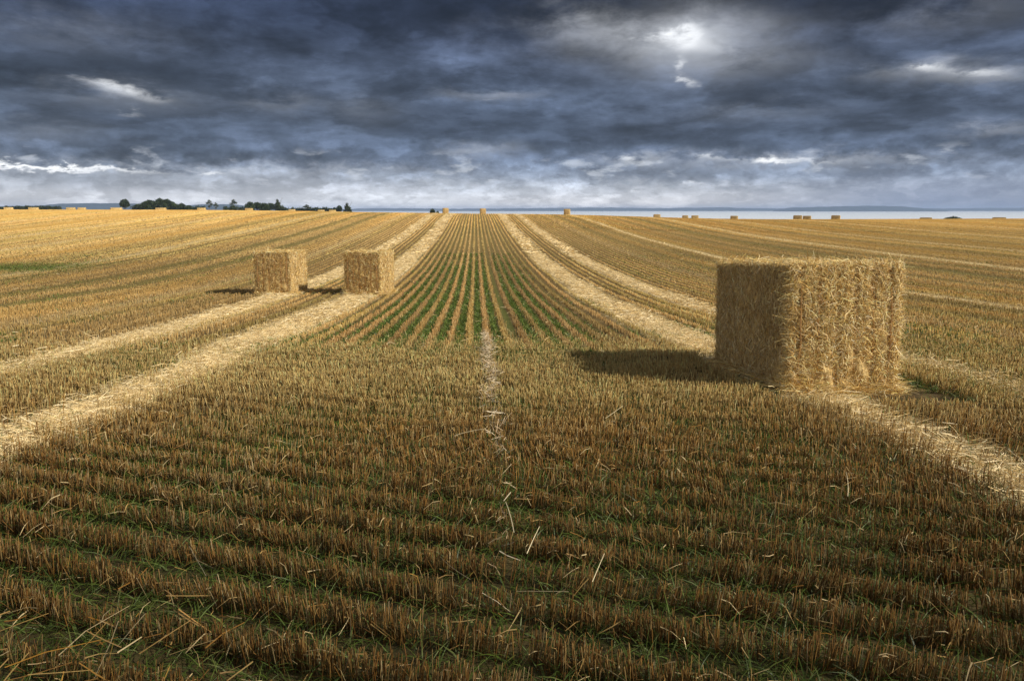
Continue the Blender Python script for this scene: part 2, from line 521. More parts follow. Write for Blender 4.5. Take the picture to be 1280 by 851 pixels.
# ------------------------------------------------------------------ green shoots between the rows
def green():
    bag = Bag()
    # headland
    n = 330000
    y = 1.6 + (RNG.random(n) ** .80) * 11; x = RNG.uniform(-1, 1, n) * (y * .66 + .9) * 1.3
    keep = headland(x, y) & (RNG.random(n) < np.clip(grassiness(x, y) * .9 + .05, 0, 1))
    x, y = x[keep], y[keep]
    # clumps
    n = len(x)
    L = RNG.uniform(.05, .125, n)
    an = RNG.uniform(0, 2 * math.pi, n)
    D = unit(np.stack([np.cos(an) * .5, np.sin(an) * .5, np.ones(n)], -1))
    B = np.stack([np.cos(an) * .6, np.sin(an) * .6, -RNG.uniform(.1, .5, n)], -1)
    c = pick(GREEN, n, .25) * .85
    ribbons(bag, np.stack([x, y, gz(x, y)], -1), D, B, L, RNG.uniform(.003, .006, n) * (1 + y / 12), c * .8, c * 1.15, 3, .15)
    # gaps of the main rows
    n = 420000
    y = 11 + RNG.random(n) * 36
    k = np.round((RNG.random(n) ** 1 * 2 - 1) * (y * .66 / PITCH_ROW))
    a = GAP0 + k * PITCH_ROW + RNG.normal(0, .036, n); x = ax(a, y)
    lush = fbm(a * .9, y * .35, 111, 2)
    keep = ~headland(x, y) & (RNG.random(n) < grassiness(x, y) * np.clip(.25 + 1.6 * (lush - .2), .1, 1)) & (k != 2)
    x, y = x[keep], y[keep]; n = len(x)
    L = RNG.uniform(.05, .12, n)
    an = RNG.uniform(0, 2 * math.pi, n)
    D = unit(np.stack([np.cos(an) * .4, np.sin(an) * .4, np.ones(n)], -1))
    B = np.stack([np.cos(an) * .5, np.sin(an) * .5, -RNG.uniform(.1, .4, n)], -1)
    c = pick(GREEN, n, .25) * 1.1
    ribbons(bag, np.stack([x, y, gz(x, y)], -1), D, B, L, RNG.uniform(.006, .010, n) * (1 + y / 15), c * .8, c * 1.15, 2, .2)
    o = link('grass', bag.mesh('grass'), M_GRASS)
    tag(o, 'green volunteer shoots growing between the stubble rows', 'grass', kind='stuff')


green()


# ------------------------------------------------------------------ straw left lying
def lying(bag, x, y, lift, Lr, W, pal, flat=.22, dark=1.):
    n = len(x)
    an = RNG.uniform(0, 2 * math.pi, n)
    D = unit(np.stack([np.cos(an), np.sin(an), RNG.normal(0, flat, n)], -1))
    B = np.stack([RNG.normal(0, .25, n), RNG.normal(0, .25, n), RNG.normal(-.08, .15, n)], -1)
    L = RNG.uniform(*Lr, n)
    P = np.stack([x, y, gz(x, y) + lift], -1) - D * (L * .5)[:, None]
    P[:, 2] = np.maximum(P[:, 2], gz(x, y) + .004)
    c = pick(pal, n, .14) * dark
    ribbons(bag, P, D, B, L, W, c * .92, c, 2, .7)


def loose():
    bag = Bag()
    for (c, w, amp) in PALE:
        if abs(c) > 7: continue
        for (y0, y1, dens, Lr, wd) in ((2.5, 16, 1300, (.04, .17), .0042), (16, 46, 750, (.06, .2), .009), (46, 118, 100, (.15, .4), .034)):
            n = int((y1 - y0) * w * 1.35 * dens)
            y = RNG.uniform(y0, y1, n); a = c + RNG.normal(0, w * .30, n) + (fbm(y * .25, np.full(n, c * .8), 3, 3) - .5) * -.5
            x = ax(a, y)
            kp = frame_ok(x, y, 1.3) & (RNG.random(n) < bands(a, y, PALE) * 1.6 + .04) & (RNG.random(n) < .35 + 1.2 * fbm(x * 1.4, y * 1.4, 121, 3)); x, y = x[kp], y[kp]; n = len(x)
            lying(bag, x, y, RNG.exponential(.022 if y0 < 40 else .008, n) + .006, Lr, wd * RNG.uniform(.7, 1.4, n), PALEC, .22 if y0 < 10 else .08)
    # the thin white line of straw up the middle
    n = 1500
    y = 3.0 + RNG.random(n) * 10.5
    kp = RNG.random(n) < np.clip((y - 3.2) / 5, .08, 1) * (.25 + 1.5 * (fbm(y * 1.7, np.zeros(n), 131, 2) - .25))
    y = y[kp]; n = len(y)
    x = ax((.15 + RNG.normal(0, .038, n) + RNG.standard_t(2, n) * .012) + .14 * (fbm(y * .8, np.zeros(n), 133, 2) - .5), y)
    lying(bag, x, y, RNG.uniform(.05, .15, n), (.04, .14), RNG.uniform(.003, .006, n), np.array([[.60, .47, .30], [.68, .57, .40], [.50, .36, .21]]), .5)
    # bits strewn over everything
    n = 4200
    y = 1.6 + (RNG.random(n) ** .7) * 12; x = RNG.uniform(-1, 1, n) * (y * .66 + .9) * 1.3
    lying(bag, x, y, RNG.uniform(.01, .13, n), (.03, .11), RNG.uniform(.0025, .004, n), np.concatenate([STRAW, RUST]), .4, .8)
    n = 5000
    y = 11 + RNG.random(n) * 36; x = RNG.uniform(-1, 1, n) * y * .66 * 1.2
    lying(bag, x, y, RNG.uniform(.01, .11, n), (.05, .15), RNG.uniform(.004, .008, n), np.concatenate([STRAW, PALEC]), .3)
    # knots of flattened straw at the near left corner
    n = 110
    x = RNG.normal(-1.55, .38, n); y = RNG.normal(2.72, .22, n)
    lying(bag, x, y, RNG.uniform(.03, .16, n), (.08, .22), RNG.uniform(.0035, .0055, n), np.concatenate([STRAW, RUST]), .45, .8)
    # long single straws
    spots = [(-.18, 3.25, .13, .30, 2.2, .1), (.02, 3.2, .10, .34, .05, .0), (.01, 3.75, .14, .22, 1.75, .9), (.07, 3.52, .13, .20, 1.2, .6),
             (.35, 3.25, .12, .18, 1.2, .5), (1.9, 4.3, .14, .22, 1.3, .5), (-.42, 5.6, .15, .24, .4, .3), (.75, 6.2, .15, .25, .7, .4), (-1.35, 3.3, .12, .22, 2.2, .6)]
    n = len(spots); S = np.array(spots)
    D = unit(np.stack([np.cos(S[:, 4]), np.sin(S[:, 4]) * .6, S[:, 5]], -1))
    B = np.stack([RNG.normal(0, .1, n), RNG.normal(0, .1, n), -RNG.uniform(0, .12, n)], -1)
    P = np.stack([S[:, 0], S[:, 1], gz(S[:, 0], S[:, 1]) + S[:, 2]], -1)
    c = pick(PALEC[2:3], n, .05)
    side = unit(np.cross(D, np.array([0, 1., .4])))
    ribbons(bag, P, D, B, S[:, 3] * .8, .0045, c * .85, c * .85, 5, .7, side)
    o = link('loose_straw', bag.mesh('loose_straw'), M_LOOSE)
    tag(o, 'pale loose straw lying along the trails and scattered over the stubble', 'straw', kind='stuff')


loose()

# ------------------------------------------------------------------ bales
BW, BL, BH = 1.20, 2.25, 1.30


def bale_body(res, seed, rough=.035, bulge=.04, strings=True, size=(BW, BL, BH)):
    """A pressed block: rounded box, bulging between its twines, lumpy all over. Base at z=0."""
    w, l, h = size
    rng = np.random.default_rng(seed)
    V = []; Q = []; n0 = 0
    ns = lambda L: max(2, int(round(L / res)))
    faces = [((1, 0, 0), (0, 1, 0), (0, 0, 1)), ((-1, 0, 0), (0, -1, 0), (0, 0, 1)), ((0, -1, 0), (1, 0, 0), (0, 0, 1)),
             ((0, 1, 0), (-1, 0, 0), (0, 0, 1)), ((0, 0, 1), (1, 0, 0), (0, 1, 0)), ((0, 0, -1), (-1, 0, 0), (0, 1, 0))]
    dim = np.array([w, l, h])
    for nrm, ua, va in faces:
        nrm, ua, va = map(np.array, (nrm, ua, va))
        nu, nv = ns(abs(ua @ dim)), ns(abs(va @ dim))
        U, W_ = np.meshgrid(np.linspace(-.5, .5, nu + 1), np.linspace(-.5, .5, nv + 1))
        P = (nrm * .5)[None, None] + U[..., None] * ua + W_[..., None] * va
        P = P * dim
        idx = np.arange((nu + 1) * (nv + 1)).reshape(nv + 1, nu + 1) + n0
        Q.append(np.stack([idx[:-1, :-1], idx[:-1, 1:], idx[1:, 1:], idx[1:, :-1]], -1).reshape(-1, 4))
        V.append(P.reshape(-1, 3)); n0 += P.size // 3
    V = np.concatenate(V); Q = np.concatenate(Q)
    r = .055
    inner = np.clip(V, -dim / 2 + r, dim / 2 - r)
    nrm = unit(V - inner)
    V = inner + nrm * r
    f = V / (dim / 2)
    sw = np.clip(1 - (f ** 2), 0, 1)
    out = bulge * sw[:, 1] * sw[:, 2] * np.abs(nrm[:, 0]) + bulge * 1.2 * sw[:, 0] * sw[:, 2] * np.abs(nrm[:, 1]) + bulge * .3 * sw[:, 0] * sw[:, 1] * np.abs(nrm[:, 2])
    lump = fbm(V[:, 0] * 5 + V[:, 2] * 2.3 + seed, V[:, 1] * 5 + V[:, 2] * 4.1, seed, 3) - .5
    fine = fbm(V[:, 0] * 17 + V[:, 2] * 9 + seed, V[:, 1] * 17 - V[:, 2] * 13, seed + 3, 2) - .5
    out = out + rough * 1.5 * lump + rough * fine
    if strings:
        sx = string_x(w)
        groove = np.zeros(len(V))
        for s in sx:
            groove = np.maximum(groove, np.exp(-((V[:, 0] - s) / .024) ** 2))
        out -= .020 * groove * (np.abs(nrm[:, 0]) < .6)
    # flakes along the long sides
    flake = np.abs(np.sin(V[:, 1] * 2 * math.pi / .21 + 1.2 * lump))
    out -= .02 * (1 - flake) ** 3 * np.abs(nrm[:, 0])
    V = V + nrm * out[:, None]
    # settled a little wider at the foot
    k = np.clip(.5 - V[:, 2] / h, 0, 1)[:, None] ** 3
    V[:, :2] += V[:, :2] * k * .035
    V[:, 2] += h / 2
    dark = np.array([.26, .155, .045]); light = np.array([.60, .42, .165])
    t = np.clip(.5 + lump * 1.4 + fine * .9, 0, 1)[:, None]
    C = dark * (1 - t) + light * t
    if strings:                                            # stained straw under the twines
        C = C * (1 - .55 * groove[:, None]) + np.array([.36, .17, .04]) * .55 * groove[:, None]
    return V, Q, C


def string_x(w):
    return [(-.5 + (k + .5) / 6) * w for k in range(6)]


def bale_strands(n_end, n_side, n_top, seed, wid=.004, size=(BW, BL, BH), cut=False):
    """Straw hanging out of the block; longer curls on the ends, short broken stems on the sides."""
    rng = np.random.default_rng(seed)
    w, l, h = size
    bag = Bag()

    def block(n, P, N, U, Wv, Lr, curl, pal, out, along):
        an = rng.uniform(0, 2 * math.pi, n)
        if along is not None:
            an = rng.normal(along, .7, n) + np.where(rng.random(n) < .5, 0, math.pi)
        D = U * np.cos(an)[:, None] + Wv * np.sin(an)[:, None]
        perp = -U * np.sin(an)[:, None] + Wv * np.cos(an)[:, None]
        D = unit(D + N * rng.normal(out, .22, n)[:, None])
        L = rng.uniform(*Lr, n)
        B = perp * rng.normal(0, curl, n)[:, None] - N * rng.uniform(.0, .35, n)[:, None]
        c = np.clip(pick(pal, n, .20), 0, .95)
        P = P + N * (rng.exponential(.012, n) - .004)[:, None] - D * (L * .35)[:, None] * .6
        side = unit(np.cross(D, N + rng.normal(0, .6, (n, 3))))
        ribbons(bag, P, D, B, L, wid * rng.uniform(.6, 1.5, n), c * .85, c, 3, .6, side)

    GOLDC = np.array([[.90, .665, .275], [.84, .59, .21], [.91, .73, .38], [.70, .455, .14]])
    endpal = np.concatenate([GOLDC, GOLDC, PALEC[:1], PALEC[2:3], RUST[3:5]])
    shade_endpal = np.concatenate([STRAW, GOLDC, RUST[:2]]) if cut else endpal      # browner end straw stands in for shade on the fronts
    sidepal = np.concatenate([STRAW, GOLDC, PALEC, RUST[3:4]])
    for sgn in (-1, 1):
        n = n_end if sgn < 0 else n_end // 3
        x = rng.uniform(-.5, .5, n) * w; z = rng.uniform(.0, 1, n) * h
        # sparser over the twine
        near = np.min(np.abs(x[:, None] - np.array(string_x(w))[None]), axis=1)
        kp = (near > .022) | (rng.random(n) < .35); x, z = x[kp], z[kp]; n = len(x)
        bul = .05 * (1 - (2 * x / w) ** 2) * (1 - (2 * z / h - 1) ** 2) - .010 * np.exp(-(near[kp] / .03) ** 2)
        P = np.stack([x, sgn * (l / 2 + bul), z], -1); N = np.tile([0, sgn, 0], (n, 1)).astype(float)
        nr = near[kp] + rng.normal(0, .006, n) < .022                                   # straw stained and pulled in along the twine
        for mk, pal_, ln in ((~nr, shade_endpal, (.03, .125)), (nr, np.concatenate([RUST[:4], STRAW[:4], GOLDC[1:2]]), (.03, .11))):
            q = int(mk.sum())
            block(q, P[mk], N[mk], np.tile([1., 0, 0], (q, 1)), np.tile([0, 0, 1.], (q, 1)), ln, .9, pal_, .10, None)
    for sgn in (-1, 1):
        n = n_side
        y = rng.uniform(-.5, .5, n) * l; z = rng.uniform(0, 1, n) * h
        bul = .04 * (1 - (2 * y / l) ** 2) * (1 - (2 * z / h - 1) ** 2)
        P = np.stack([sgn * (w / 2 + bul), y, z], -1); N = np.tile([sgn, 0, 0], (n, 1)).astype(float)
        block(n, P, N, np.tile([0, 1., 0], (n, 1)), np.tile([0, 0, 1.], (n, 1)), (.03, .12), .5, sidepal, .36, math.pi / 2)
    n = n_top
    x = rng.uniform(-.5, .5, n) * w; y = rng.uniform(-.5, .5, n) * l
    P = np.stack([x, y, np.full(n, h + .005)], -1); N = np.tile([0, 0, 1.], (n, 1))
    block(n, P, N, np.tile([1., 0, 0], (n, 1)), np.tile([0, 1., 0], (n, 1)), (.05, .2), .6, endpal, .25, None)
    # fringe of straw along the edges
    n = n_end // 3
    e = rng.integers(0, 8, n); t = rng.uniform(-.5, .5, n)
    P = np.zeros((n, 3)); N = np.zeros((n, 3))
    tops = [(0, -1, 1, 'x'), (0, 1, 1, 'x'), (-1, 0, 1, 'y'), (1, 0, 1, 'y'), (-1, -1, 0, 'z'), (1, -1, 0, 'z'), (-1, 1, 0, 'z'), (1, 1, 0, 'z')]
    for k, (sx, sy, sz, axn) in enumerate(tops):
        m = e == k
        p = np.zeros((m.sum(), 3)); p[:, 0] = sx * w * .49; p[:, 1] = sy * l * .495; p[:, 2] = h * .99 if sz else 0
        if axn == 'x': p[:, 0] = t[m] * w
        elif axn == 'y': p[:, 1] = t[m] * l
        else: p[:, 2] = (t[m] + .5) * h
        P[m] = p; N[m] = unit(np.array([[sx, sy, sz]], float))
    U = unit(np.cross(N, rng.normal(size=(n, 3)))); Wv = np.cross(N, U)
    block(n, P, N, U, Wv, (.03, .09), .8, endpal, .18, None)
    # straw trodden out round the foot
    n = n_end // 3
    sx = rng.uniform(-.5, .5, n); k = rng.integers(0, 4, n)
    P = np.zeros((n, 3)); d = np.abs(rng.normal(0, .10, n))
    P[:, 0] = np.where(k < 2, sx * w, np.where(k == 2, -1, 1) * (w / 2 + d)); P[:, 1] = np.where(k < 2, np.where(k == 0, -1, 1) * (l / 2 + d), sx * l)
    P[:, 2] = np.maximum(.01, .13 - d) * rng.random(n)
    N = np.tile([0, 0, 1.], (n, 1))
    block(n, P, N, np.tile([1., 0, 0], (n, 1)), np.tile([0, 1., 0], (n, 1)), (.06, .26), .6, endpal, .3, None)
    return bag


def tube_mesh(name, pts, r, sides=5, closed=False):
    """A thin tube through the points (z up twine in the YZ plane)."""
    bm = bmesh.new(); rings = []
    pts = [Vector(p) for p in pts]; n = len(pts)
    for i, p in enumerate(pts):
        t = (pts[(i + 1) % n] - pts[i - 1]) if closed or 0 < i < n - 1 else (pts[1] - pts[0] if i == 0 else pts[-1] - pts[-2])
        t.normalize(); s = t.orthogonal().normalized() if abs(t.x) > .9 else Vector((1, 0, 0)); u = t.cross(s).normalized()
        rr = r[i] if hasattr(r, '__len__') else r
        rings.append([bm.verts.new(p + (s * math.cos(k * 2 * math.pi / sides) + u * math.sin(k * 2 * math.pi / sides)) * rr) for k in range(sides)])
    for i in range(n if closed else n - 1):
        A, B = rings[i], rings[(i + 1) % n]
        for k in range(sides):
            bm.faces.new((A[k], A[(k + 1) % sides], B[(k + 1) % sides], B[k]))
    me = bpy.data.meshes.new(name); bm.to_mesh(me); bm.free()
    return me


def twine_mesh(s, seed):
    rr = random.Random(seed)
    pts = []
    l, h = BL / 2 + .012, BH
    path = []
    for k in range(9): path.append((-l - .055 * (1 - (k / 4 - 1) ** 2) + .012, .10 + (h - .16) * k / 8))
    for k in range(9): path.append((-l + .05 + (2 * l - .1) * k / 8, h + .006))
    for k in range(9): path.append((l + .05 * (1 - (k / 4 - 1) ** 2) - .035, h - .06 - (h - .16) * k / 8))
    for k in range(5): path.append((l - .05 - (2 * l - .1) * k / 4, .03))
    return tube_mesh('twine', [(s + rr.uniform(-.012, .012), y, z) for y, z in path], .008, 5, True)


def near_bale(label, x, y, rz, res, ne, nsd, nt_, seed, wid, tilt=(0, 0), sz=(1, 1, 1)):
    root = empty('straw_bale', (x, y, float(gz(x, y)) - .02), rz)
    root.rotation_euler = (tilt[0], tilt[1], rz); root.scale = sz
    tag(root, label, 'straw bale', 'straw bales standing in the stubble')
    V, Q, C = bale_body(res, seed)
    link('bale_block', np_mesh('bale_block', V, Q, C, True), M_BALE, root)
    b = bale_strands(ne, nsd, nt_, seed + 50, wid, cut=sz[1] < 1)  # the pair's end straw is browned to paint shade on their fronts
    link('loose_strands', b.mesh('loose_strands'), M_STRAND, root)
    for k, s in enumerate(string_x(BW)):
        link('twine', twine_mesh(s, seed * 10 + k), M_TWINE, root)
    return root


def ground_tilt(x, y, rz, l=1.0):
    dx, dy = -math.sin(rz), math.cos(rz)
    return (math.atan2(float(gz(x + dx * l, y + dy * l) - gz(x - dx * l, y - dy * l)), 2 * l), 0)


b1 = (3.35, 9.22); rz1 = R(4.0)
near_bale('big golden straw bale standing nearest the camera with its fuzzy end lit', b1[0], b1[1], rz1, .025, 50000, 30000, 9000, 3, .0046, ground_tilt(*b1, rz1), (.95, 1, 1.02))
b2 = (-4.42, 24.75); rz2 = R(-7)
near_bale('mid distance straw bale standing on the pale trail, right one of a pair', b2[0], b2[1], rz2, .05, 7500, 6500, 3000, 5, .010, ground_tilt(*b2, rz2), (.9, .68, 1.0))
b3 = (-7.20, 24.85); rz3 = R(-4)
near_bale('mid distance straw bale beyond the pale trail, left one of a pair', b3[0], b3[1], rz3, .05, 7500, 6500, 3000, 8, .010, ground_tilt(*b3, rz3), (.9, .68, 1.0))

# bales along the crest: (centre px, width px, seen long side on, label)
FAR = [
    (19, 10, 1, 'hazy low bale on the left skyline nearest the picture edge'),
    (50, 11, 1, 'small bale on the left skyline in front of the dark low hedge'),
    (96, 10, 1, 'pale low bale on the skyline, left of a close pair by the blue hills'),
    (109.5, 9, 1, 'pale low bale on the skyline, right of a close pair by the blue hills'),
    (152, 13, 1, 'long low bale on the skyline below the lone round tree'),
    (207, 12, 1, 'pale bale in front of the big dark copse on the skyline'),
    (257, 10, 1, 'faint pale bale just right of the big dark copse'),
    (315.5, 9, 1, 'pale bale at the left end of the smaller copse'),
    (368.5, 8, 1, 'tiny bale on the skyline just right of the smaller copse'),
    (404.5, 8, 1, 'tiny bale by the hedge, left of two before the last leaning tree'),
    (418.5, 8, 1, 'tiny bale by the hedge, close left of the last leaning tree'),
    (558, 6.5, 0, 'small reddish bale on the crest beside a dark round bush'),
    (604, 6.5, 0, 'small bale on the crest where the green rows meet the sky'),
    (708, 7, 0, 'lone small bale on the crest against the sea, right of the row centre'),
    (819, 8.2, 1, 'small bale on the crest against the sea, left of a spaced pair'),
    (854, 7, 1, 'small bale against the sea, left and narrower of a close pair'),
    (866, 8.2, 1, 'small bale against the sea, right and wider of a close pair'),
    (914.5, 8.7, 1, 'lone bale on the crest above the left edge of the big bale'),
    (993, 10, 1, 'bale against the sea, left of two almost touching'),
    (1004.5, 9.3, 1, 'bale against the sea, right of two almost touching'),
    (1040, 10, 1, 'lone bale on the crest above the right part of the big bale'),
    (1151.5, 13, 1, 'half sunk bale just showing over the crest below the island end'),
    (1242, 14, 1, 'half sunk bale over the crest nearest the right picture edge'),
]
Vf, Qf, Cf = bale_body(.10, 21, .05, .06)
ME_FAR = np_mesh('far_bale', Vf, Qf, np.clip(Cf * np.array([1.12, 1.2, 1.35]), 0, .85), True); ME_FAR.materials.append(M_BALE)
for i, (px, w, side, lab) in enumerate(FAR):
    wid = BL if side else BW
    d = wid * F / w
    d = min(max(d, 160), 285)
    if px < 330: d = 236
    if px > 1100: d = 312
    x = (px - 640) / F * d; y = d
    sc = w * d / F / wid
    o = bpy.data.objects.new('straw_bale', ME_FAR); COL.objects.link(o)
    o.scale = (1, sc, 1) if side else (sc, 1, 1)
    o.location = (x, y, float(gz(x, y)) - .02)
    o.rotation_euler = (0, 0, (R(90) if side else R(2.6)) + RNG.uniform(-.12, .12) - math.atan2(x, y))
    tag(o, lab, 'straw bale', 'straw bales along the skyline')


# ------------------------------------------------------------------ trees and hedges
def crown_mesh(seed, blobs, n, leaf, cols):
    rng = np.random.default_rng(seed)
    P = []; N = []
    wsum = sum(b[3] * b[4] for b in blobs)
    for (cx, cy, cz, rx, rz_) in blobs:
        k = int(n * rx * rz_ / wsum)
        d = unit(rng.normal(size=(k, 3))); rad = rng.uniform(.35, 1.05, k) ** .6
        lump = .75 + .5 * vnoise(d[:, 0] * 3 + seed, d[:, 2] * 3 + d[:, 1] * 2, seed)
        P.append(np.array([cx, cy, cz]) + d * (rad * lump)[:, None] * np.array([rx, rx, rz_])); N.append(d)
    P = np.concatenate(P); N = np.concatenate(N); k = len(P)
    c = np.array(cols)[rng.integers(0, len(cols), k)] * (1 + rng.normal(0, .22, (k, 1))) * (.75 + .6 * vnoise(P[:, 0] * .9 + 3, P[:, 2] * .9 + P[:, 1] * .5, seed + 2))[:, None]
    bag = Bag()
    T = unit(rng.normal(size=(k, 3)) + N * .4)
    L = leaf * rng.uniform(.6, 1.5, k)
    ribbons(bag, P, T, rng.normal(0, .2, (k, 3)), L, L * .6, c, c, 1, .5)
    return bag.mesh('crown')


def trunk_mesh(seed, h, r, limbs):
    rr = random.Random(seed)
    bm = bmesh.new()
    def limb(p, d, ln, r0, lvl):
        pts = [p.copy()]; rs = [r0]
        q = p.copy(); dd = d.copy()
        for k in range(4):
            dd = (dd + Vector((rr.uniform(-.16, .16), rr.uniform(-.16, .16), .08))).normalized()
            q = q + dd * ln / 4; pts.append(q.copy()); rs.append(r0 * (1 - (k + 1) / 4 * .75))
        me = tube_mesh('t', pts, rs, 6); bm.from_mesh(me); bpy.data.meshes.remove(me)
        if lvl < 2:
            for k in range(limbs if lvl == 0 else 3):
                i = rr.randint(1, 4) if lvl else rr.randint(1, 4)
                an = rr.uniform(0, 6.28)
                limb(pts[i], Vector((math.cos(an), math.sin(an), rr.uniform(.4, 1.1))).normalized(), ln * rr.uniform(.35, .6), rs[i] * .6, lvl + 1)
    limb(Vector((0, 0, -.3)), Vector((0, 0, 1)), h, r, 0)
    me = bpy.data.meshes.new('trunk'); bm.to_mesh(me); bm.free()
    at = me.attributes.new('col', 'FLOAT_COLOR', 'POINT')
    at.data.foreach_set('color', np.tile(np.array([.10, .08, .055, 1], np.float32), len(me.vertices)))
    return me


DKG = [(.030, .050, .016), (.040, .065, .018), (.022, .038, .014), (.055, .078, .022)]
OLV = [(.045, .062, .02), (.06, .08, .026), (.035, .05, .018)]
PROTO = {
    'round': (trunk_mesh(1, 4.2, .22, 6), crown_mesh(2, [(0, 0, 4.6, 2.2, 1.9), (-1.2, .3, 4.0, 1.4, 1.2), (1.2, -.2, 4.1, 1.5, 1.2), (.2, 0, 5.6, 1.4, 1.1)], 2600, .42, DKG)),
    'bushy': (trunk_mesh(3, 3.0, .25, 7), crown_mesh(4, [(0, 0, 3.2, 2.4, 2.0), (-1.5, 0, 2.2, 1.7, 1.7), (1.6, 0, 2.0, 1.7, 1.6), (.4, .3, 4.5, 1.3, 1.2), (-.6, 0, 1.2, 2.2, 1.3)], 3000, .42, DKG)),
    'tall': (trunk_mesh(5, 6.0, .22, 9), crown_mesh(6, [(0, 0, 2.8, 1.9, 1.6), (.5, 0, 4.2, 1.4, 1.2), (-.5, .2, 5.0, 1.0, 1.1), (-.2, 0, 6.3, .55, .9), (1.4, 0, 3.0, 1.0, .8)], 2200, .38, OLV)),
    'sparse': (trunk_mesh(7, 4.6, .12, 8), crown_mesh(8, [(0, 0, 4.5, .8, .7), (-.7, 0, 3.9, .55, .4), (.8, 0, 3.6, .6, .4), (.1, 0, 2.6, .5, .35)], 330, .30, OLV)),
    'shrub': (trunk_mesh(9, 1.2, .12, 7), crown_mesh(10, [(0, 0, 1.0, 1.5, 1.1), (-1.0, 0, .7, 1.1, .8), (1.1, 0, .8, 1.1, .8)], 1400, .34, OLV)),
}
for tm, cm in PROTO.values():
    tm.materials.append(M_BARK); cm.materials.append(M_LEAF)


def tree(name, kind, px, top, d, label, wide=1., group=None):
    x = (px - 640) / F * d; y = d
    z0 = float(gz(x, y))
    tm, cm = PROTO[kind]
    zmax = max(v.co.z for v in cm.vertices) if len(cm.vertices) else 1
    ztop = EYE + (262 - top) / F * d
    s = max(.2, (ztop - z0) / zmax)
    root = empty(name, (x, y, z0), RNG.uniform(0, 6.28))
    root.scale = (s * wide, s * wide, s)
    tag(root, label, 'tree' if name.endswith('tree') else 'bush', group)
    t = bpy.data.objects.new('trunk', tm); COL.objects.link(t); t.parent = root
    c = bpy.data.objects.new('crown', cm); COL.objects.link(c); c.parent = root


G1 = 'trees of the big skyline copse'
tree('round_tree', 'round', 163, 248.5, 420, 'lone round crowned tree on the left skyline, left of the big copse', .95)
for px, top, kind, w, lab in [
    (178, 254.5, 'bushy', 1.50, 'low bushy tree at the left foot of the big copse'),
    (186, 251, 'bushy', 1.16, 'bushy tree on the rising left shoulder of the big copse'),
    (194, 249.5, 'round', 1.16, 'round tree left of the highest crown in the big copse'),
    (204, 247, 'bushy', 1.04, 'highest crown in the middle of the big copse'),
    (214, 248.5, 'round', 1.16, 'round tree just right of the highest crown in the big copse'),
    (222, 251, 'bushy', 1.16, 'bushy tree on the falling right shoulder of the big copse'),
    (231, 253.5, 'bushy', 1.30, 'lower bushy tree towards the right end of the big copse'),
    (241, 256, 'bushy', 1.30, 'lowest tree at the right tail of the big copse')]:
    tree('copse_tree', kind, px, top, 400 + RNG.uniform(-12, 12), lab, w, G1)
tree('thin_tree', 'sparse', 267, 249.5, 430, 'thin bare looking tree, taller of two right of the big copse', 1.)
tree('thin_tree', 'sparse', 275, 253, 430, 'thin bare looking tree, shorter of two right of the big copse', .9)
tree('thin_tree', 'sparse', 297, 249, 420, 'thin open tree standing left of the smaller copse', 1.)
G2 = 'trees of the smaller skyline copse'
for px, top, kind, w, lab in [
    (317, 251.5, 'bushy', 1.05, 'tree at the left end of the smaller copse'),
    (326, 252.5, 'round', 1.26, 'round tree second from the left in the smaller copse'),
    (335, 253, 'bushy', 1.26, 'bushy tree in the middle of the smaller copse'),
    (343, 253.5, 'round', 1.19, 'low round tree just left of the pointed tree in the smaller copse'),
    (351, 249, 'tall', .95, 'tallest pointed tree at the right end of the smaller copse'),
    (357, 256, 'shrub', .8, 'low bush leaning at the right foot of the pointed tree')]:
    tree('copse_bush' if kind == 'shrub' else 'copse_tree', kind, px, top, 395 + RNG.uniform(-12, 12), lab, w, G2)
tree('small_tree', 'sparse', 387, 255.5, 400, 'small flat topped tree standing alone above the low hedge', 1.7)
tree('small_tree', 'round', 427, 256.5, 395, 'small round tree left of the leaning tree at the hedge end', .8)
tree('leaning_tree', 'tall', 437, 253.5, 392, 'darker taller tree at the right hand end of the hedge', 1.1)
tree('round_bush', 'shrub', 542, 260.2, 250, 'dark round bush on the crest left of the reddish bale', .8)
tree('small_bush', 'shrub', 548, 263.2, 250, 'tiny low bush between the dark round bush and the reddish bale', .8)
tree('low_bush', 'shrub', 1184, 269.7, 300, 'low grey green bush just showing over the right hand crest', 2.6)


def hedge(px0, px1, top, d, label, seed):
    rng = np.random.default_rng(seed)
    x0, x1 = (px0 - 640) / F * d, (px1 - 640) / F * d
    xm = (x0 + x1) / 2; z0 = float(gz(xm, d)); h = EYE + (262 - top) / F * d - z0
    blobs = []
    x = x0
    while x < x1:
        r = rng.uniform(.9, 1.7); hh = h * rng.uniform(.5, .62)
        blobs.append((x - xm, rng.uniform(-.4, .4), hh * .9, r, hh)); x += r * 1.1
    me = crown_mesh(seed, blobs, int(len(blobs) * 420), .40, DKG + OLV); me.materials.append(M_LEAF)
    root = empty('hedge', (xm, d, z0))
    o = bpy.data.objects.new('foliage', me); COL.objects.link(o); o.parent = root
    st = trunk_mesh(seed + 1, h * .6, .1, 5); st.materials.append(M_BARK)
    o = bpy.data.objects.new('stem', st); COL.objects.link(o); o.parent = root
    tag(root, label, 'hedge', 'hedges on the left skyline')


hedge(-30, 84, 258.2, 440, 'long dark hedge at the far left of the skyline', 31)
hedge(236, 262, 258.8, 410, 'short low hedge between the big copse and the thin trees', 33)
hedge(286, 318, 258.6, 410, 'low hedge joining the thin open tree to the smaller copse', 35)
hedge(357, 424, 260.2, 400, 'long low hedge running right from the smaller copse to the last trees', 37)

